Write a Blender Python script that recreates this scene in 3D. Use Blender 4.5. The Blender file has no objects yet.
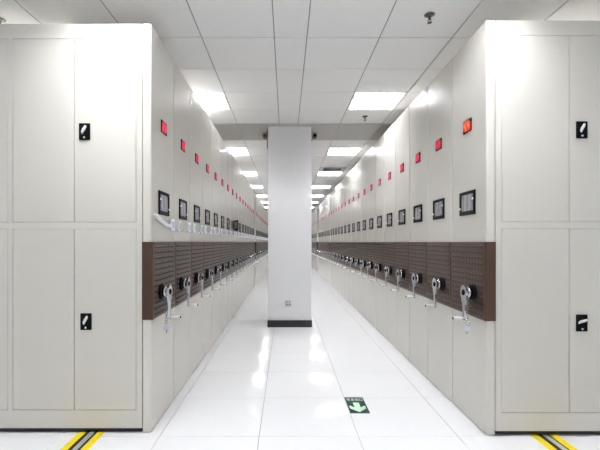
import bpy, bmesh, math, random
from mathutils import Vector, Matrix
random.seed(7)
PI = math.pi
scene = bpy.context.scene
C = scene.collection

# ---------------------------------------------------------------- camera, world, exposure
EYE = 1.172
cam_d = bpy.data.cameras.new('camera')
cam_d.sensor_width = 36.0
cam_d.lens = 24.0                      # 400 px at 600 px wide
cam_d.shift_x = 14.0 / 600.0           # vanishing point at (286, 242)
cam_d.shift_y = 17.0 / 600.0
cam_d.clip_start = 0.05
cam = bpy.data.objects.new('camera', cam_d)
cam.location = (0, 0, EYE)
cam.rotation_euler = (PI / 2, 0, 0)
C.objects.link(cam)
scene.camera = cam

world = bpy.data.worlds.new('room_world')
world.use_nodes = True
world.node_tree.nodes['Background'].inputs[0].default_value = (0.8, 0.85, 0.9, 1)
world.node_tree.nodes['Background'].inputs[1].default_value = 0.0
scene.world = world

vs = scene.view_settings
vs.view_transform = 'Standard'
vs.look = 'None'
vs.gamma = 1.0
vs.use_curve_mapping = False
vs.exposure = 0.93
TUBE_POWER = 120.0

# ---------------------------------------------------------------- materials
def lin(r, g, b):
    f = lambda c: (c / 255) / 12.92 if c <= 10 else ((c / 255 + 0.055) / 1.055) ** 2.4
    return (f(r), f(g), f(b), 1.0)

def mat(name, col, rough=0.5, metal=0.0, spec=0.5, noise=None, bump=None, coat=0.0):
    """procedural principled material: noise = (scale, amount of value change), bump = (scale, strength, distance)"""
    m = bpy.data.materials.new(name)
    m.use_nodes = True
    nt = m.node_tree
    p = nt.nodes['Principled BSDF']
    p.inputs['Base Color'].default_value = col
    p.inputs['Roughness'].default_value = rough
    p.inputs['Metallic'].default_value = metal
    p.inputs['Specular IOR Level'].default_value = spec
    p.inputs['Coat Weight'].default_value = coat
    p.inputs['Coat Roughness'].default_value = 0.08
    tc = nt.nodes.new('ShaderNodeTexCoord')
    if noise:
        n = nt.nodes.new('ShaderNodeTexNoise')
        n.inputs['Scale'].default_value = noise[0]
        n.inputs['Detail'].default_value = 4
        nt.links.new(tc.outputs['Object'], n.inputs['Vector'])
        mx = nt.nodes.new('ShaderNodeMix')
        mx.data_type = 'RGBA'
        a = noise[1]
        mx.inputs[6].default_value = tuple(max(0, c * (1 - a)) for c in col[:3]) + (1,)
        mx.inputs[7].default_value = tuple(min(1, c * (1 + a)) for c in col[:3]) + (1,)
        nt.links.new(n.outputs['Fac'], mx.inputs[0])
        nt.links.new(mx.outputs[2], p.inputs['Base Color'])
    if bump:
        n2 = nt.nodes.new('ShaderNodeTexNoise')
        n2.inputs['Scale'].default_value = bump[0]
        n2.inputs['Detail'].default_value = 3
        nt.links.new(tc.outputs['Object'], n2.inputs['Vector'])
        b = nt.nodes.new('ShaderNodeBump')
        b.inputs['Strength'].default_value = bump[1]
        b.inputs['Distance'].default_value = bump[2]
        nt.links.new(n2.outputs['Fac'], b.inputs['Height'])
        nt.links.new(b.outputs['Normal'], p.inputs['Normal'])
    return m

def emit(name, col, strength):
    m = bpy.data.materials.new(name)
    m.use_nodes = True
    nt = m.node_tree
    p = nt.nodes['Principled BSDF']
    p.inputs['Base Color'].default_value = (col[0] * .5, col[1] * .5, col[2] * .5, 1)
    p.inputs['Emission Color'].default_value = col
    p.inputs['Emission Strength'].default_value = strength
    return m

M = {
    'paint': mat('cabinet_paint', (0.70, 0.675, 0.622, 1), 0.22, spec=0.4, noise=(1.5, 0.012), bump=(260, 0.03, 0.001)),
    'paint_body': mat('cabinet_body_paint', (0.70, 0.67, 0.62, 1), 0.4, noise=(1.5, 0.012)),
    'brown': mat('brown_band_enamel', (0.054, 0.027, 0.015, 1), 0.36, spec=0.4, noise=(6, 0.06)),
    'black': mat('black_plastic', (0.004, 0.004, 0.005, 1), 0.45, spec=0.08, noise=(20, 0.1)),
    'chassis': mat('black_chassis_steel', (0.01, 0.01, 0.01, 1), 0.7, noise=(10, 0.1)),
    'chrome': mat('chrome', (0.50, 0.51, 0.53, 1), 0.14, metal=1.0, noise=(15, 0.02)),
    'grip': mat('pale_crank_grip', (0.78, 0.79, 0.80, 1), 0.3, noise=(15, 0.02)),
    'tag': mat('white_plastic_tag', (0.86, 0.87, 0.92, 1), 0.35, noise=(20, 0.02)),
    'tag_print': mat('tag_print', (0.50, 0.53, 0.60, 1), 0.5, noise=(60, 0.2)),
    'tile': mat('polished_floor_tile', (0.83, 0.83, 0.845, 1), 0.06, spec=0.07, noise=(2.2, 0.02)),
    'joint': mat('floor_joint_grout', (0.36, 0.36, 0.36, 1), 0.8, noise=(30, 0.05)),
    'ceil': mat('mineral_ceiling_board', (0.90, 0.90, 0.895, 1), 0.9, spec=0.2, noise=(120, 0.03), bump=(180, 0.08, 0.002)),
    'beam': mat('grey_beige_beam_boards', (0.60, 0.585, 0.55, 1), 0.8, spec=0.2, noise=(20, 0.03)),  # beam boards, toned a darker grey-beige than the ceiling boards
    'tbar': mat('grey_ceiling_bar', (0.33, 0.33, 0.33, 1), 0.6, noise=(10, 0.03)),
    'plenum': mat('plenum_grey', (0.25, 0.25, 0.25, 1), 0.9, noise=(3, 0.05)),
    'wall': mat('white_wall_paint', (0.78, 0.78, 0.775, 1), 0.7, noise=(3, 0.015), bump=(90, 0.05, 0.002)),
    'column': mat('column_paint', (0.80, 0.80, 0.815, 1), 0.65, noise=(3, 0.012), bump=(90, 0.05, 0.002)),
    'base': mat('black_skirting', (0.012, 0.011, 0.018, 1), 0.35, noise=(10, 0.1)),
    'white_metal': mat('white_enamel', (0.85, 0.85, 0.85, 1), 0.3, noise=(10, 0.01)),
    'louver': mat('bright_louver_aluminium', (0.50, 0.50, 0.51, 1), 0.3, metal=0.8, noise=(10, 0.02)),
    'vent_dark': mat('dark_vent_cavity', (0.03, 0.03, 0.035, 1), 0.8, noise=(10, 0.1)),
    'vent': mat('vent_slat_enamel', (0.60, 0.60, 0.62, 1), 0.5, noise=(10, 0.02)),
    'dark_metal': mat('dull_brass_metal', (0.13, 0.13, 0.125, 1), 0.4, metal=0.7, noise=(20, 0.1)),
    'cctv': mat('grey_brown_camera_shell', (0.10, 0.085, 0.075, 1), 0.5, noise=(20, 0.1)),
    'cctv_pale': mat('pale_camera_shell', (0.42, 0.40, 0.38, 1), 0.4, noise=(20, 0.05)),
    'yellow': mat('yellow_floor_tape', (0.92, 0.72, 0.0, 1), 0.5, noise=(12, 0.04)),
    'rail': mat('steel_rail', (0.62, 0.64, 0.70, 1), 0.35, metal=0.6, noise=(14, 0.06)),
    'rail_black': mat('rail_slot_rubber', (0.015, 0.015, 0.016, 1), 0.6, noise=(14, 0.1)),
    'outlet': mat('outlet_plastic', (0.66, 0.66, 0.66, 1), 0.35, noise=(10, 0.02)),
    'outlet_dark': mat('outlet_slot', (0.30, 0.30, 0.30, 1), 0.5, noise=(10, 0.02)),
    'sign': mat('dark_green_sign_film', (0.014, 0.036, 0.034, 1), 0.5, spec=0.1, noise=(20, 0.1)),
    'sign_mark': mat('luminous_pale_green_print', (0.58, 0.80, 0.58, 1), 0.5, noise=(20, 0.03)),
    'key': mat('pale_blue_key_fob', (0.60, 0.66, 0.74, 1), 0.3, noise=(20, 0.05)),
    'tube': emit('fluorescent_tube_glow', (0.965, 0.98, 1.0, 1), TUBE_POWER),
    'red': emit('red_led_screen', (0.62, 0.002, 0.03, 1), 0.30),
    'red_hot': emit('bright_red_led', (0.9, 0.015, 0.07, 1), 0.40),
    'orange': emit('orange_led', (1.0, 0.20, 0.03, 1), 0.55),
    'red_base': emit('orange_red_led_screen', (0.72, 0.02, 0.006, 1), 0.32),
}

def card_material():
    m = bpy.data.materials.new('printed_index_card')
    m.use_nodes = True
    nt = m.node_tree
    p = nt.nodes['Principled BSDF']
    p.inputs['Roughness'].default_value = 0.25
    tc = nt.nodes.new('ShaderNodeTexCoord')
    w = nt.nodes.new('ShaderNodeTexWave')
    w.bands_direction = 'Y'
    w.inputs['Scale'].default_value = 5.0
    w.inputs['Distortion'].default_value = 3.0
    w.inputs['Detail'].default_value = 2
    w.inputs['Detail Scale'].default_value = 6
    nt.links.new(tc.outputs['Object'], w.inputs['Vector'])
    r = nt.nodes.new('ShaderNodeValToRGB')
    r.color_ramp.elements[0].color = (0.30, 0.29, 0.31, 1)
    r.color_ramp.elements[1].color = (0.48, 0.48, 0.51, 1)
    nt.links.new(w.outputs['Fac'], r.inputs[0])
    nt.links.new(r.outputs[0], p.inputs['Base Color'])
    return m
M['card'] = card_material()

# ---------------------------------------------------------------- mesh helpers
def BM():
    return bmesh.new()

def box(bm, x0, x1, y0, y1, z0, z1, bev=0.0, seg=1):
    x0, x1 = min(x0, x1), max(x0, x1)
    y0, y1 = min(y0, y1), max(y0, y1)
    z0, z1 = min(z0, z1), max(z0, z1)
    r = bmesh.ops.create_cube(bm, size=1.0, matrix=Matrix.Translation(((x0 + x1) / 2, (y0 + y1) / 2, (z0 + z1) / 2)) @
                              Matrix.Diagonal((x1 - x0, y1 - y0, z1 - z0, 1)))
    if bev > 0:
        es = list({e for v in r['verts'] for e in v.link_edges})
        bmesh.ops.bevel(bm, geom=es, offset=bev, segments=seg, affect='EDGES', profile=0.5)

def lathe(bm, prof, origin, axis, n=16, cap=True):
    """prof = [(distance along axis, radius)]"""
    axis = Vector(axis).normalized()
    q = axis.to_track_quat('Z', 'Y')
    o = Vector(origin)
    rings = []
    for d, r in prof:
        rings.append([bm.verts.new(o + q @ Vector((r * math.cos(2 * PI * i / n), r * math.sin(2 * PI * i / n), d))) for i in range(n)])
    for a, b in zip(rings, rings[1:]):
        for i in range(n):
            f = bm.faces.new((a[i], a[(i + 1) % n], b[(i + 1) % n], b[i]))
            f.smooth = True
    if cap:
        bm.faces.new(rings[0][::-1])
        bm.faces.new(rings[-1])

def tube(bm, pts, rad, n=8):
    pts = [Vector(p) for p in pts]
    rings = []
    up = None
    for i, p in enumerate(pts):
        t = (pts[min(i + 1, len(pts) - 1)] - pts[max(i - 1, 0)]).normalized()
        if up is None:
            up = t.orthogonal().normalized()
        up = (up - t * up.dot(t)).normalized()
        side = t.cross(up)
        rr = rad[i] if isinstance(rad, (list, tuple)) else rad
        rings.append([bm.verts.new(p + (up * math.cos(2 * PI * k / n) + side * math.sin(2 * PI * k / n)) * rr) for k in range(n)])
    for a, b in zip(rings, rings[1:]):
        for k in range(n):
            f = bm.faces.new((a[k], a[(k + 1) % n], b[(k + 1) % n], b[k]))
            f.smooth = True
    bm.faces.new(rings[0][::-1])
    bm.faces.new(rings[-1])

def torus(bm, c, axis, R, r, n=18, k=8):
    axis = Vector(axis).normalized()
    q = axis.to_track_quat('Z', 'Y')
    c = Vector(c)
    rings = []
    for i in range(n):
        a = 2 * PI * i / n
        rings.append([bm.verts.new(c + q @ Vector(((R + r * math.cos(2 * PI * j / k)) * math.cos(a), (R + r * math.cos(2 * PI * j / k)) * math.sin(a), r * math.sin(2 * PI * j / k)))) for j in range(k)])
    for i in range(n):
        a, b = rings[i], rings[(i + 1) % n]
        for j in range(k):
            f = bm.faces.new((a[j], b[j], b[(j + 1) % k], a[(j + 1) % k]))
            f.smooth = True

def prism(bm, outline, to3d, thick):
    """outline: 2D points; to3d(p, q, t) -> 3D; extruded from t = 0 to t = thick"""
    a = [bm.verts.new(to3d(p, q, 0)) for p, q in outline]
    b = [bm.verts.new(to3d(p, q, thick)) for p, q in outline]
    n = len(outline)
    bm.faces.new(a)
    bm.faces.new(b[::-1])
    for i in range(n):
        bm.faces.new((a[i], b[i], b[(i + 1) % n], a[(i + 1) % n]))

def mesh(name, bm, m):
    bmesh.ops.recalc_face_normals(bm, faces=bm.faces[:])
    me = bpy.data.meshes.new(name)
    bm.to_mesh(me)
    bm.free()
    me.materials.append(M[m])
    return me

def obj(name, bm_or_mesh, m=None, parent=None, loc=None):
    me = bm_or_mesh if isinstance(bm_or_mesh, bpy.types.Mesh) else mesh(name, bm_or_mesh, m)
    o = bpy.data.objects.new(name, me)
    C.objects.link(o)
    if parent is not None:
        o.parent = parent
    if loc is not None:
        o.location = loc
    return o

def tag(o, label, cat, group=None):
    o['label'] = label
    o['category'] = cat
    if group:
        o['group'] = group
    return o

def thing(name, label, cat, loc=(0, 0, 0), group=None):
    o = bpy.data.objects.new(name, None)
    o.empty_display_size = 0.1
    C.objects.link(o)
    o.location = loc
    return tag(o, label, cat, group)

def struct(name, bm, m, label=None, cat=None):
    o = obj(name, bm, m)
    o['kind'] = 'structure'
    if label:
        o['label'] = label
    if cat:
        o['category'] = cat
    return o

def dup(src, parent=None):
    """copy of an object with its parts and sub-parts"""
    c = src.copy()
    C.objects.link(c)
    c.parent = parent
    for ch in src.children:
        dup(ch, c)
    return c

ORD = ['first', 'second', 'third', 'fourth', 'fifth', 'sixth', 'seventh', 'eighth', 'ninth', 'tenth', 'eleventh', 'twelfth',
       'thirteenth', 'fourteenth', 'fifteenth', 'sixteenth', 'seventeenth', 'eighteenth', 'nineteenth', 'twentieth']

# ---------------------------------------------------------------- the room
ZC = EYE + 1.603          # ceiling
ZB = EYE + 1.591          # underside of the beam
BEAM0, BEAM1 = 5.418, 6.26
T = 0.57                  # ceiling board
CX = [-0.092 - T * i for i in range(8, -1, -1)] + [0.164 + T * i for i in range(9)]
CYA = [2.285 - T * i for i in range(10, -1, -1)] + [2.568 + T * i for i in range(6)]
CYB = [6.26 + T * i for i in range(27)]
X0, X1, Y0, Y1 = CX[0], CX[-1], CYA[0], CYB[-1]

# lights: (column index of the ceiling grid, near edge)
LCOL = {'left': (-1.232, -0.662), 'right': (0.734, 1.304)}
LROW_FRONT = [-1.705, 1.715]
LROW = [4.278, 6.83, 9.11, 11.39, 13.67, 15.95, 18.23]
SKIP = set()
def key(x, y):
    return (int((x + 50.013) * 10), int((y + 50.013) * 10))
for r in LROW_FRONT + LROW:
    for c in LCOL.values():
        SKIP.add(key(c[0], r))
for r in LROW_FRONT:
    for x in (-3.512, 3.014):
        SKIP.add(key(x, r))
LFILL = [(x, y) for y in (3.138, 6.83) for x in (-2.372, 1.874)]  # unseen fixtures added over the cabinet tops to brighten the ceiling
for p in LFILL:
    SKIP.add(key(*p))
VENT = (0.734, 8.54)
SKIP.add(key(*VENT))

# floor: slab plus tiles
bm = BM()
box(bm, X0, X1, Y0, Y1, -0.15, -0.010)
floor = struct('floor', bm, 'joint', 'polished white tiled floor of the archive room', 'floor')
FX = [-0.762 + 0.6 * i for i in range(-7, 10)]
FY = [2.412 + 0.6 * i for i in range(-11, 34)]
bm = BM()
box(bm, 0.00125, 0.59875, 0.00125, 0.59875, -0.010, 0.0, 0.0012)
ft = mesh('floor_tile', bm, 'tile')
rest = BM()
for i in range(len(FX)):
    for j in range(len(FY)):
        x, y = FX[i], FY[j]
        if x < X0 - 0.01 or x + 0.6 > X1 + 0.35 or y < Y0 - 0.01 or y + 0.6 > Y1 + 0.01:
            continue
        aisle = -1.37 < x < 1.4 and y > 2.4
        front = -3.2 < x < 2.9 and -0.1 < y < 2.4
        if aisle or front:
            obj('floor_tile', ft, None, floor, (x, y, 0))
        else:
            box(rest, x + 0.00125, min(x + 0.59875, X1), y + 0.00125, y + 0.59875, -0.010, 0.0)
o = obj('floor_tile_field', rest, 'tile', floor)
o['kind'] = 'stuff'

# ceiling: plenum slab, bars and boards
bm = BM()
box(bm, X0, X1, Y0, Y1, ZC + 0.16, ZC + 0.25)
ceiling = struct('ceiling', bm, 'plenum', 'white suspended ceiling of square boards in a grey grid', 'ceiling')
bm = BM()
for x in CX:
    for a, b in ((Y0, BEAM0), (BEAM1, Y1)):
        box(bm, x - 0.012, x + 0.012, a, b, ZC + 0.004, ZC + 0.03)
for y in CYA[:-1] + CYB:
    box(bm, X0, X1, y - 0.012, y + 0.012, ZC + 0.0045, ZC + 0.0295)
bars = obj('grid_bars', bm, 'tbar', ceiling)
bars['kind'] = 'stuff'
tile_cache = {}
rest = BM()
for ys in (CYA, CYB):
    for j in range(len(ys) - 1):
        for i in range(len(CX) - 1):
            x, y = CX[i], ys[j]
            w, d = CX[i + 1] - x, ys[j + 1] - y
            if key(x, y) in SKIP:
                continue
            seen = (-2.4 < x < 2.4 and 2.0 < y < 5.4) or (-1.26 < x < 1.3 and y > 5.4)
            if seen:
                k = (round(w, 3), round(d, 3))
                if k not in tile_cache:
                    b = BM()
                    box(b, 0.004, w - 0.004, 0.004, d - 0.004, 0, 0.015, 0.002)
                    tile_cache[k] = mesh('ceiling_tile', b, 'ceil')
                obj('ceiling_tile', tile_cache[k], None, ceiling, (x, y, ZC))
            else:
                box(rest, x + 0.004, x + w - 0.004, y + 0.004, y + d - 0.004, ZC, ZC + 0.015)
o = obj('ceiling_tile_field', rest, 'ceil', ceiling)
o['kind'] = 'stuff'

# beam across the room above the column, clad in boards
bm = BM()
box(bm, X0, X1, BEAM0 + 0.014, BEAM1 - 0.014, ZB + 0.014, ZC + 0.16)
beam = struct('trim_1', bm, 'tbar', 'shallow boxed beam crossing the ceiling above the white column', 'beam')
beam_cache = {}
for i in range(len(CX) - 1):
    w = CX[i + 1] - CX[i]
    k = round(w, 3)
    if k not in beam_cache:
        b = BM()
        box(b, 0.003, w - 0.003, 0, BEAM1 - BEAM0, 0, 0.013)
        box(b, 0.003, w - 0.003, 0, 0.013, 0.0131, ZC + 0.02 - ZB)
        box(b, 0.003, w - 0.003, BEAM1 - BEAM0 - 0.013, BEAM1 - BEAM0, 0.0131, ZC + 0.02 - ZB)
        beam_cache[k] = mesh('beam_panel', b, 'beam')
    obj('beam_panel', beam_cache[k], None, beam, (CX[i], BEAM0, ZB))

# walls
for nm, (a, b, c, d), lab in (
        ('wall_left', (X0 - 0.15, X0, Y0, Y1), 'plain white side wall behind the left row of cabinets'),
        ('wall_right', (X1, X1 + 0.15, Y0, Y1), 'plain white side wall behind the right row of cabinets'),
        ('wall_back', (X0 - 0.15, X1 + 0.15, Y1, Y1 + 0.15), 'plain white end wall at the far end of the aisle'),
        ('wall_front', (X0 - 0.15, X1 + 0.15, Y0 - 0.15, Y0), 'plain white wall behind the viewpoint')):
    bm = BM()
    box(bm, a, b, c, d, -0.15, ZC + 0.25)
    struct(nm, bm, 'wall', lab, 'wall')

# ---------------------------------------------------------------- column
CXL, CXR = -0.2475, 0.351
col = thing('column', 'square white column with black skirting standing in the middle of the aisle', 'column', ((CXL + CXR) / 2, 5.8, 0))
hw = (CXR - CXL) / 2
bm = BM()
box(bm, -hw, hw, -0.298, 0.302, 0.0, ZB - 0.001, 0.004, 2)
obj('shaft', bm, 'column', col)
bm = BM()
t = 0.007
box(bm, -hw - t, hw + t, -0.298 - t, -0.2981, 0, 0.097)
box(bm, -hw - t, hw + t, 0.3021, 0.302 + t, 0, 0.097)
box(bm, -hw - t, -hw - 0.0001, -0.298, 0.302, 0, 0.0969)
box(bm, hw + 0.0001, hw + t, -0.298, 0.302, 0, 0.0969)
obj('skirting', bm, 'base', col)
ox = (288.3 - 286) * 5.5 / 400 - (CXL + CXR) / 2
bm = BM()
box(bm, ox - 0.043, ox + 0.043, -0.307, -0.298, 0.29, 0.376, 0.003)
plate = obj('outlet', bm, 'outlet', col)
for dx in (-0.02, 0.02):
    bm = BM()
    box(bm, ox + dx - 0.013, ox + dx + 0.013, -0.3085, -0.3071, 0.302, 0.326)
    box(bm, ox + dx - 0.011, ox + dx + 0.011, -0.3085, -0.3071, 0.344, 0.362)
    obj('outlet_slots', bm, 'outlet_dark', plate)

# ---------------------------------------------------------------- cabinets
H = 2.514
PITCH = 0.5
ROW = {'left': dict(s=-1, x=-0.827, y=2.45, dw=0.3795), 'right': dict(s=1, x=1.21, y=2.412, dw=0.409)}
ZBAND0, ZBAND1 = 0.695, 1.173
NSEC = 3

def crank_parts(s, root):
    """chrome crank: hub with black mounting disc, tapering arm and a grip that points into the aisle"""
    cy, cz = 0.145, 0.850
    X = lambda u: s * u
    b0 = -0.013                              # face of the brown band
    bm = BM()
    lathe(bm, [(0.018, 0.036), (0.040, 0.036), (0.044, 0.030), (0.052, 0.030)], (X(b0), cy, cz), (-s, 0, 0), 18)
    hub = obj('crank', bm, 'chrome', root)
    bm = BM()
    lathe(bm, [(0.0, 0.052), (0.012, 0.052), (0.018, 0.046)], (X(b0), cy, cz), (-s, 0, 0), 20)
    obj('mounting_disc', bm, 'black', hub)
    out = []
    for i in range(15):
        a = math.radians(-35 + i * (250 / 14))
        out.append((0.047 * math.cos(a), 0.047 * math.sin(a)))
    out += [(-0.016, -0.078), (-0.010, -0.170), (-0.006, -0.178), (0.006, -0.178), (0.010, -0.170), (0.016, -0.078)]
    bm = BM()
    prism(bm, out, lambda p, q, t: Vector((X(b0 - 0.052 - t), cy + p, cz + q)), 0.012)
    bmesh.ops.bevel(bm, geom=[e for e in bm.edges if len(e.link_faces) == 2 and abs(e.calc_face_angle(0)) > 1.2], offset=0.003, segments=2, affect='EDGES')
    obj('arm', bm, 'chrome', hub)
    bm = BM()
    lathe(bm, [(0.0, 0.019), (0.0025, 0.019), (0.003, 0.012), (0.006, 0.011)], (X(b0 - 0.064), cy, cz), (-s, 0, 0), 16)
    obj('hub_cap', bm, 'black', hub)
    bm = BM()
    lathe(bm, [(0.0, 0.006), (0.010, 0.006), (0.012, 0.0095), (0.04, 0.0115), (0.060, 0.0105), (0.064, 0.008)],
          (X(b0 - 0.064), cy, cz - 0.165), (-s, 0, 0), 12)
    g = obj('grip', bm, 'grip', hub)
    bm = BM()
    lathe(bm, [(0.0, 0.008), (0.005, 0.0065)], (X(b0 - 0.064 - 0.0641), cy, cz - 0.165), (-s, 0, 0), 12)
    obj('grip_tip', bm, 'black', hub)
    return hub

def make_unit(side, swung=False):
    """one mobile shelving unit; local origin at the floor below its near aisle corner, y runs along the row, u away from the aisle"""
    R = ROW[side]
    s, dw = R['s'], R['dw']
    X = lambda u: s * u
    uend = 0.0915 + NSEC * 2 * dw + (NSEC - 1) * 0.027 + 0.034
    root = bpy.data.objects.new('shelving_cabinet', None)
    C.objects.link(root)
    bm = BM()
    box(bm, X(0), X(0.054), 0.004, PITCH - 0.004, 0.003, H, 0.007, 2)
    obj('end_panel', bm, 'paint', root)
    bm = BM()
    box(bm, X(0.056), X(uend), 0.024, PITCH - 0.010, 0.030, H - 0.004)
    obj('body', bm, 'paint_body', root)
    bm = BM()
    box(bm, X(0.058), X(uend - 0.004), 0.008, PITCH - 0.012, 0.009, 0.0295)
    obj('chassis', bm, 'chassis', root)
    # brown band wrapped round the panel
    bm = BM()
    box(bm, X(-0.013), X(-0.0002), 0.001, PITCH - 0.012, ZBAND0, ZBAND1, 0.002)
    box(bm, X(-0.0128), X(0.0545), -0.003, 0.0035, ZBAND0, ZBAND1)
    band = obj('band', bm, 'brown', root)
    bm = BM()
    cols, cw, cl = (11, 0.041, 0.020) if side == 'right' else (3, 0.146, 0.138)   # short slots on the right, long ones on the left
    slots = BM()
    for r in range(13):
        z = ZBAND0 + 0.028 + r * 0.035
        for c in range(cols):
            y = 0.028 + c * cw
            prism(bm, [(0, 0.0005), (0.005, 0.0005), (0.004, 0.003), (0, 0.008)],
                  lambda p, q, t, y=y, z=z: Vector((X(-0.013 - p), y + t, z + q)), cl)
            box(slots, X(-0.013), X(-0.0138), y + 0.001, y + cl - 0.001, z - 0.009, z)
    sl = obj('slots', slots, 'vent_dark', band)
    sl['kind'] = 'stuff'
    d = obj('embossing', bm, 'brown', band)
    d['kind'] = 'stuff'
    crank_parts(s, root)
    # number display
    bm = BM()
    box(bm, X(-0.006), X(0), 0.192, 0.308, 1.900, 1.984, 0.002)
    disp = obj('number_display', bm, 'black', root)
    bm = BM()
    prism(bm, [(0.222, 1.976), (0.302, 1.976), (0.302, 1.926), (0.278, 1.908), (0.198, 1.908), (0.198, 1.958)],
          lambda p, q, t: Vector((X(-0.0061 - t), p, q)), 0.0014)
    obj('screen', bm, 'red', disp)
    for y0, q0 in ((0.212, 0.006), (0.258, 0.0)):          # glowing strokes, too blurred to read
        bm = BM()
        prism(bm, [(0.0, 0.0), (0.012, 0.0), (0.018, 0.018), (0.030, 0.022), (0.032, 0.040), (0.020, 0.044), (0.014, 0.028), (0.002, 0.022)],
              lambda p, q, t, y0=y0, q0=q0: Vector((X(-0.0076 - t), y0 + p, 1.917 + q0 + q)), 0.0009)
        obj('lit_stroke', bm, 'red_hot', disp)
    # card holder
    ya, yb, za, zb = 0.138, 0.362, 1.352, 1.508
    f = 0.026
    bm = BM()
    box(bm, X(-0.009), X(0), ya, ya + f, za, zb, 0.002)
    box(bm, X(-0.009), X(0), yb - f, yb, za, zb, 0.002)
    box(bm, X(-0.0088), X(0), ya + f, yb - f, za, za + f)
    box(bm, X(-0.0088), X(0), ya + f, yb - f, zb - f * 0.8, zb)
    holder = obj('card_holder', bm, 'black', root)
    bm = BM()
    box(bm, X(-0.004), X(-0.001), ya + f, yb - f, za + f, zb - f * 0.8)
    obj('card', bm, 'card', holder)
    for (yy, zz) in ((ya + f * 0.9, zb - 0.055), (yb - f * 0.6, za + 0.045)):
        bm = BM()
        box(bm, X(-0.013), X(-0.0091), yy - 0.010, yy + 0.010, zz - 0.007, zz + 0.007, 0.002)
        obj('clip', bm, 'white_metal', holder)
    if swung:                  # this holder has been swung out on its far edge
        piv = Vector((0, yb, 0))
        rot = Matrix.Translation(piv) @ Matrix.Rotation(s * math.radians(-24), 4, 'Z') @ Matrix.Translation(-piv)
        for ob in [holder] + list(holder.children):
            ob.data = ob.data.copy()
            ob.data.transform(rot)
    if side == 'left':         # white hinged latch tags either side of the joint
        for ya, yb in ((0.075, 0.165), (0.385, 0.485)):
            bm = BM()
            box(bm, X(-0.016), X(-0.0005), ya, yb, 1.252, 1.338, 0.012, 2)
            tg = obj('latch_tag', bm, 'tag', root)
            bm = BM()
            box(bm, X(-0.0170), X(-0.0161), ya + 0.028, yb - 0.028, 1.272, 1.318)
            obj('tag_mark', bm, 'tag_print', tg)
        pts = []
        for i in range(9):
            k = i / 8
            pts.append((X(-0.012), 0.165 + 0.22 * k, 1.285 - 0.028 * math.sin(PI * k)))
        bm = BM()
        tube(bm, pts, 0.0045, 6)
        obj('latch_strap', bm, 'tag', root)
    return root

def lock_parts(side, door, ulock, zlock, tilt):
    s = ROW[side]['s']
    bm = BM()
    box(bm, s * (ulock - 0.034), s * (ulock + 0.034), -0.005, 0.0045, zlock - 0.051, zlock + 0.051, 0.003)
    obj('lock_plate', bm, 'black', door)
    # wavy chrome lever in the plate, seen upright
    bm = BM()
    pts = []
    for i in range(9):
        k = i / 8
        zz = 0.036 - 0.052 * k
        xx = 0.008 * math.cos(k * PI * 1.15)
        c, n = math.cos(tilt), math.sin(tilt)
        zc = zz - 0.01
        pts.append((s * ulock + xx * c + zc * n, -0.009, zlock + 0.01 - xx * n + zc * c))
    tube(bm, pts, [0.005, 0.007, 0.008, 0.009, 0.009, 0.0085, 0.008, 0.006, 0.004], 8)
    obj('lock_handle', bm, 'grip', door)
    bm = BM()
    lathe(bm, [(0, 0.0065), (0.003, 0.0055)], (s * ulock, -0.005, zlock - 0.036), (0, -1, 0), 12)
    obj('lock_cylinder', bm, 'grip', door)

def add_front(side, root):
    """face frame and doors on the cabinet that closes the row"""
    s, dw = ROW[side]['s'], ROW[side]['dw']
    X = lambda u: s * u
    zt, zm1, zm0, zb = 2.421, 1.292, 1.253, 0.140
    uend = 0.0915 + NSEC * 2 * dw + (NSEC - 1) * 0.027 + 0.034
    g = 0.0022
    bm = BM()
    ya, yb = 0.004, 0.0235
    box(bm, X(0.056), X(uend), ya, yb, zt, H - 0.004)
    box(bm, X(0.056), X(uend), ya, yb, 0.030, zb)
    edges = [(0.056, 0.0915)]
    for k in range(NSEC):
        a = 0.0915 + k * (2 * dw + 0.027) + 2 * dw
        edges.append((a, a + (0.027 if k < NSEC - 1 else 0.034)))
    for a, b in edges:
        box(bm, X(a), X(b), ya + 0.0002, yb, zb, zt)
    for (a, b), (c, d) in zip(edges, edges[1:]):
        box(bm, X(b), X(c), ya + 0.0001, yb, zm0, zm1)
    obj('face_frame', bm, 'paint', root)
    for k in range(NSEC):
        a = 0.0915 + k * (2 * dw + 0.027)
        for lev, (z0, z1) in enumerate(((zm1, zt), (zb, zm0))):
            for h in range(2):
                u0 = a + h * dw
                bm = BM()
                box(bm, X(u0 + g), X(u0 + dw - g * (0.6 if h == 0 else 1)), 0.004, 0.0225, z0 + g, z1 - g, 0.0015)
                door = obj('door', bm, 'paint', root)
                if (side == 'left' and h == 0) or (side == 'right' and h == 1):
                    ul = a + dw + (-0.064 if side == 'left' else 0.073)
                    if side == 'left' and lev == 1:
                        ul -= 0.009
                    tilt = math.radians(3)
                    if side == 'right' and lev == 1 and k == 0:
                        tilt = math.radians(48)
                    lock_parts(side, door, ul, (1.848, 0.684)[lev], tilt)

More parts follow.
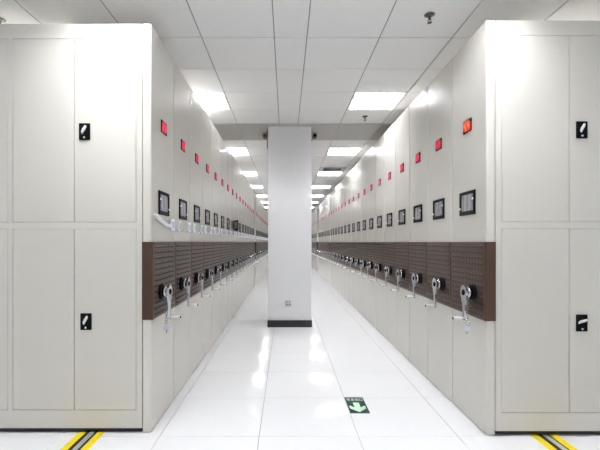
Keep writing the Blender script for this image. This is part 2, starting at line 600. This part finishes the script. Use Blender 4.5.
# layout of the rows: lists of (block phrase, number of units, gap after the block)
BLOCKS = {
    'left': [('', 16, 0.5), ('beyond the gap', 8, 0.06), ('at the far end', 11, 0)],
    'right': [('', 17, 0.09), ('beyond the narrow joint', 8, 0.5), ('at the far end', 10, 0)],
}
for side in ('left', 'right'):
    R = ROW[side]
    base = make_unit(side)
    y = R['y']
    grp = side + ' row of mobile shelving cabinets'
    for bi, (phrase, n, gap) in enumerate(BLOCKS[side]):
        for k in range(n):
            first = bi == 0 and k == 0
            if side == 'left' and bi == 0 and k == 7:
                u = make_unit(side, swung=True)
            else:
                u = base if first else dup(base)
            u.location = (R['x'], y, 0)
            if bi == 0:
                lab = 'cream steel mobile shelving cabinet, %s from the front in the %s row' % (ORD[k], side)
                if first:
                    lab = 'front cream shelving cabinet of the %s row, its double doors facing the viewer' % side
                if side == 'left' and k == 7:
                    lab = 'eighth cream shelving cabinet in the left row, its card holder swung open'
            elif bi == 1:
                lab = '%s cream shelving cabinet %s in the %s row' % (ORD[k], phrase, side)
            else:
                lab = '%s cream shelving cabinet of the last block %s of the %s row' % (ORD[k], phrase, side)
            tag(u, lab, 'cabinet', grp)
            y += PITCH
        y += gap
    # what sets the front unit of each row apart
    add_front(side, base)
    for ch in list(base.children):
        nm = ch.name.split('.')[0]
        if side == 'right' and nm == 'number_display':
            for g in ch.children:
                g.data = g.data.copy()
                g.data.materials[0] = M['orange'] if g.name.startswith('lit_stroke') else M['red_base']
        if side == 'left' and nm in ('latch_strap',):
            bpy.data.objects.remove(ch)
        elif side == 'left' and nm == 'latch_tag' and min(v.co.y for v in ch.data.vertices) < 0.2:
            for g in list(ch.children):
                bpy.data.objects.remove(g)
            bpy.data.objects.remove(ch)
    if side == 'left':
        bm = BM()
        pts = [(0.008, 0.035, 1.345), (0.010, 0.06, 1.338), (0.014, 0.11, 1.322), (0.016, 0.17, 1.306), (0.016, 0.23, 1.294), (0.014, 0.29, 1.286), (0.012, 0.36, 1.286), (0.010, 0.40, 1.29)]
        tube(bm, pts, [0.010, 0.014, 0.014, 0.013, 0.013, 0.013, 0.012, 0.010], 8)
        obj('latch_strap', bm, 'tag', base)

# ---------------------------------------------------------------- floor rails with yellow tape
for side, xr in (('left', -1.195), ('right', 1.564)):
    r = thing('floor_rail', 'steel floor rail between yellow tape lines running under the %s row' % side, 'rail', (xr, 1.95, 0), 'floor rails')
    L = 19.0
    # bedded in a shallow strip laid on the tiles
    bm = BM()
    box(bm, -0.034, 0.034, 0, L, 0.0003, 0.0020)
    obj('slot', bm, 'rail_black', r)
    bm = BM()
    box(bm, -0.010, 0.020, 0.001, L, 0.0021, 0.0050, 0.001)
    obj('rail_bar', bm, 'rail', r)
    for xa in (-0.080, 0.035):
        bm = BM()
        box(bm, xa, xa + 0.045, 0, L, 0.0003, 0.0016)
        obj('yellow_tape', bm, 'yellow', r)

# ---------------------------------------------------------------- ceiling lights
def make_light():
    root = bpy.data.objects.new('ceiling_light', None)
    C.objects.link(root)
    a, b, hgt = 0.006, 0.594, 0.095
    bm = BM()                                   # open tray
    box(bm, a, b, a, b, hgt - 0.004, hgt)
    box(bm, a, a + 0.004, a, b, 0.0, hgt - 0.0041)
    box(bm, b - 0.004, b, a, b, 0.0, hgt - 0.0041)
    box(bm, a + 0.0041, b - 0.0041, a, a + 0.004, 0.0, hgt - 0.0041)
    box(bm, a + 0.0041, b - 0.0041, b - 0.004, b, 0.0, hgt - 0.0041)
    obj('housing', bm, 'white_metal', root)
    bm = BM()                                   # rim
    for (x0, x1, y0, y1) in ((a, b, a - 0.002, a + 0.018), (a, b, b - 0.018, b + 0.002), (a - 0.002, a + 0.018, a + 0.0181, b - 0.0181), (b - 0.018, b + 0.002, a + 0.0181, b - 0.0181)):
        box(bm, x0, x1, y0, y1, -0.004, -0.0001)
    obj('rim', bm, 'white_metal', root)
    for i in range(3):
        y = 0.117 + i * 0.183
        bm = BM()
        lathe(bm, [(0, 0.0135), (0.55, 0.0135)], (0.025, y, 0.062), (1, 0, 0), 10)
        obj('tube', bm, 'tube', root)
    bm = BM()                                   # parabolic louver: wedge-shaped blades
    for i in range(1, 9):
        x = 0.024 + i * (0.552 / 9)
        prism(bm, [(-0.0045, 0.001), (0.0045, 0.001), (0.0008, 0.036), (-0.0008, 0.036)],
              lambda p, q, t, x=x: Vector((x + p, 0.024 + t, q)), 0.552)
    for y in (0.2085, 0.3915):
        prism(bm, [(-0.010, 0.0005), (0.010, 0.0005), (0.001, 0.0365), (-0.001, 0.0365)],
              lambda p, q, t, y=y: Vector((0.024 + t, y + p, q)), 0.552)
    o = obj('louver', bm, 'louver', root)
    o['kind'] = 'stuff'
    return root

lamp = make_light()
first = True
rows = []
for r in LROW_FRONT:
    for x in (-3.512, -1.232, 0.734, 3.014):
        rows.append((x, r, None))
for side in ('left', 'right'):
    for k, r in enumerate(LROW):
        rows.append((LCOL[side][0], r, (side, k)))
for x, r in LFILL:
    rows.append((x, r, ('outer ' + ('left' if x < 0 else 'right'), 0 if r < 4 else 1)))
for x, r, info in rows:
    u = lamp if first else dup(lamp)
    first = False
    u.location = (x, r, ZC)
    u.scale = (0.95, 0.95, 0.95)
    if info:
        side, k = info
        if side.startswith('outer'):
            lab = 'added unseen louvred light over the %s cabinet tops, %s from the front' % (side[6:], ORD[k])
        else:
            lab = 'lit louvred square ceiling light along the %s side of the aisle, %s from the viewer' % (side, ORD[k])
        tag(u, lab, 'ceiling light', 'louvred ceiling lights')
    else:
        tag(u, 'lit louvred ceiling light over the front corridor, %s of four, %s line' % (ORD[int(round((x + 3.512) / 2.18))], {-1.705: 'rear', 1.715: 'foremost'}[r]), 'ceiling light', 'louvred ceiling lights')

# ---------------------------------------------------------------- air vent
v = thing('air_vent', 'square ceiling air vent with dark slots before the third right-hand light', 'vent', (VENT[0], VENT[1], ZC))
v.scale = (0.95, 0.95, 0.95)
bm = BM()
for (x0, x1, y0, y1) in ((0.004, 0.596, 0.004, 0.09), (0.004, 0.596, 0.51, 0.596), (0.004, 0.09, 0.0901, 0.5099), (0.51, 0.596, 0.0901, 0.5099)):
    box(bm, x0, x1, y0, y1, -0.003, 0.012)
obj('frame', bm, 'vent', v)
bm = BM()
box(bm, 0.08, 0.52, 0.08, 0.52, 0.09, 0.11)
for (x0, x1, y0, y1) in ((0.08, 0.09, 0.08, 0.52), (0.51, 0.52, 0.08, 0.52), (0.0901, 0.5099, 0.08, 0.09), (0.0901, 0.5099, 0.51, 0.52)):
    box(bm, x0, x1, y0, y1, 0.0121, 0.0899)
obj('duct', bm, 'vent_dark', v)
for i in range(6):
    y = 0.115 + i * 0.068
    bm = BM()
    prism(bm, [(0, 0.0), (0.022, 0.03), (0.024, 0.028), (0.002, -0.002)], lambda p, q, t, y=y: Vector((0.0905 + t, y + p, q + 0.004)), 0.419)
    obj('slat', bm, 'vent', v)

# ---------------------------------------------------------------- sprinklers
def make_sprinkler():
    root = bpy.data.objects.new('sprinkler', None)
    C.objects.link(root)
    bm = BM()
    lathe(bm, [(0, 0.036), (0.004, 0.036), (0.010, 0.022), (0.012, 0.014)], (0, 0, 0), (0, 0, -1), 20)
    obj('escutcheon', bm, 'dark_metal', root)
    bm = BM()
    lathe(bm, [(0.012, 0.010), (0.030, 0.009), (0.034, 0.006), (0.040, 0.006)], (0, 0, 0), (0, 0, -1), 12)
    for sx in (-1, 1):
        tube(bm, [(sx * 0.008, 0, -0.03), (sx * 0.013, 0, -0.042), (sx * 0.004, 0, -0.056)], 0.0025, 6)
    obj('body', bm, 'dark_metal', root)
    bm = BM()
    lathe(bm, [(0.054, 0.006), (0.056, 0.016), (0.058, 0.016)], (0, 0, 0), (0, 0, -1), 14)
    obj('deflector', bm, 'dark_metal', root)
    return root
sp = make_sprinkler()
for i, (x, y, lab) in enumerate(((1.012, 2.82, 'small dark sprinkler head on the ceiling board nearest the viewer'),
                                 (1.007, 5.10, 'small dark sprinkler head on the ceiling just behind the first right-hand light'),
                                 (-2.06, 2.88, 'dark sprinkler head on the ceiling above the front left cabinet'))):
    u = sp if i == 0 else dup(sp)
    u.location = (x, y, ZC)
    tag(u, lab, 'sprinkler', 'ceiling sprinklers')

# ---------------------------------------------------------------- security cameras on the column
for s, xf, lab in ((-1, CXL, 'small dark security camera with hanging cable on the left side of the column'),
                   (1, CXR, 'small dark security camera on the right side of the column')):
    yc = 5.62
    c = thing('security_camera', lab, 'camera', (xf, yc, 2.62), 'security cameras on the column')
    bm = BM()
    box(bm, s * 0.0005, s * 0.012, -0.035, 0.035, 0.055, 0.125, 0.003)
    tube(bm, [(s * 0.010, 0, 0.09), (s * 0.04, 0, 0.088), (s * 0.052, 0, 0.060)], 0.009, 8)
    obj('bracket', bm, 'cctv', c)
    bm = BM()
    lathe(bm, [(0, 0.026), (0.006, 0.032), (0.10, 0.032), (0.106, 0.027)], (s * 0.050, -0.06, 0.035), (0, 1, 0), 16)
    obj('body', bm, 'cctv', c)
    bm = BM()
    box(bm, s * 0.020, s * 0.084, -0.085, 0.05, 0.0675, 0.073, 0.002)
    obj('sun_shield', bm, 'cctv_pale', c)
    bm = BM()
    lathe(bm, [(0, 0.019), (0.006, 0.016)], (s * 0.050, -0.0602, 0.035), (0, -1, 0), 14)
    obj('lens', bm, 'black', c)
    bm = BM()
    zl = -0.14 if s < 0 else -0.03
    tube(bm, [(s * 0.006, 0, 0.056), (s * 0.02, 0.01, 0.02), (s * 0.010, 0, -0.01), (s * 0.016, 0, zl * 0.6 - 0.01), (s * 0.007, 0, zl)], 0.006, 6)
    obj('cable', bm, 'cctv', c)

# ---------------------------------------------------------------- arrow sticker on the floor
sg = thing('floor_sign', 'dark green exit sticker with pale arrow on the white floor tiles', 'sign', (0.440, 2.735, 0))
bm = BM()
box(bm, 0, 0.136, 0, 0.282, 0.0003, 0.0012)
obj('film', bm, 'sign', sg)
bm = BM()
SW, SL = 0.136, 0.282
to = lambda p, q, t: Vector((p * SW, q * SL, 0.0013 + t))
# broad arrow towards the viewer: shaft, two swept barbs
prism(bm, [(0.50, 0.06), (0.90, 0.27), (0.93, 0.43), (0.84, 0.44), (0.66, 0.33), (0.66, 0.64), (0.34, 0.64), (0.34, 0.33), (0.16, 0.44), (0.07, 0.43), (0.10, 0.27)], to, 0.0004)
obj('arrow', bm, 'sign_mark', sg)
try:
    cu = bpy.data.curves.new('sign_text', 'FONT')
    cu.body = '\u5b89\u5168\u51fa\u53e3'
    cu.align_x = 'CENTER'
    cu.size = 1.0
    tmp = bpy.data.objects.new('sign_text', cu)
    C.objects.link(tmp)
    bpy.context.view_layer.update()
    me = bpy.data.meshes.new_from_object(tmp.evaluated_get(bpy.context.evaluated_depsgraph_get()))
    bpy.data.objects.remove(tmp)
    xs = [w.co.x for w in me.vertices]
    ys = [w.co.y for w in me.vertices]
    sx, sy = 0.116 / (max(xs) - min(xs)), 0.052 / (max(ys) - min(ys))
    for w in me.vertices:
        w.co = Vector((SW / 2 + (w.co.x - (min(xs) + max(xs)) / 2) * sx, 0.213 + (w.co.y - min(ys)) * sy, 0.0015))
    me.materials.clear()
    me.materials.append(M['sign_mark'])
    obj('lettering', me, None, sg)
except Exception as e:
    print('no lettering', e)

# ---------------------------------------------------------------- keys hanging from the two front cranks
for side in ('left', 'right'):
    R = ROW[side]
    s = R['s']
    kx, ky = R['x'] - s * 0.050, R['y'] + 0.145
    k = thing('key_chain', 'key ring hanging on a thin chain from the front crank of the %s row' % side, 'key ring', (kx, ky, 0.585), 'hanging keys')
    bm = BM()
    for i in range(9):
        torus(bm, (0, 0, 0.235 - i * 0.0185), (1, 0, 0) if i % 2 else (0, 1, 0), 0.0085, 0.0018, 10, 5)
    obj('chain', bm, 'chrome', k)
    bm = BM()
    torus(bm, (0, 0, 0.065), (0.7, 0.7, 0), 0.014, 0.002, 16, 6)
    obj('ring', bm, 'chrome', k)
    bm = BM()
    lathe(bm, [(-0.003, 0.018), (0.003, 0.018)], (0, 0, 0.034), (-s, -0.8, 0), 16)
    obj('fob', bm, 'key', k)
    bm = BM()
    box(bm, -0.0012, 0.0012, 0.004, 0.014, -0.005, 0.050)
    obj('key', bm, 'chrome', k)
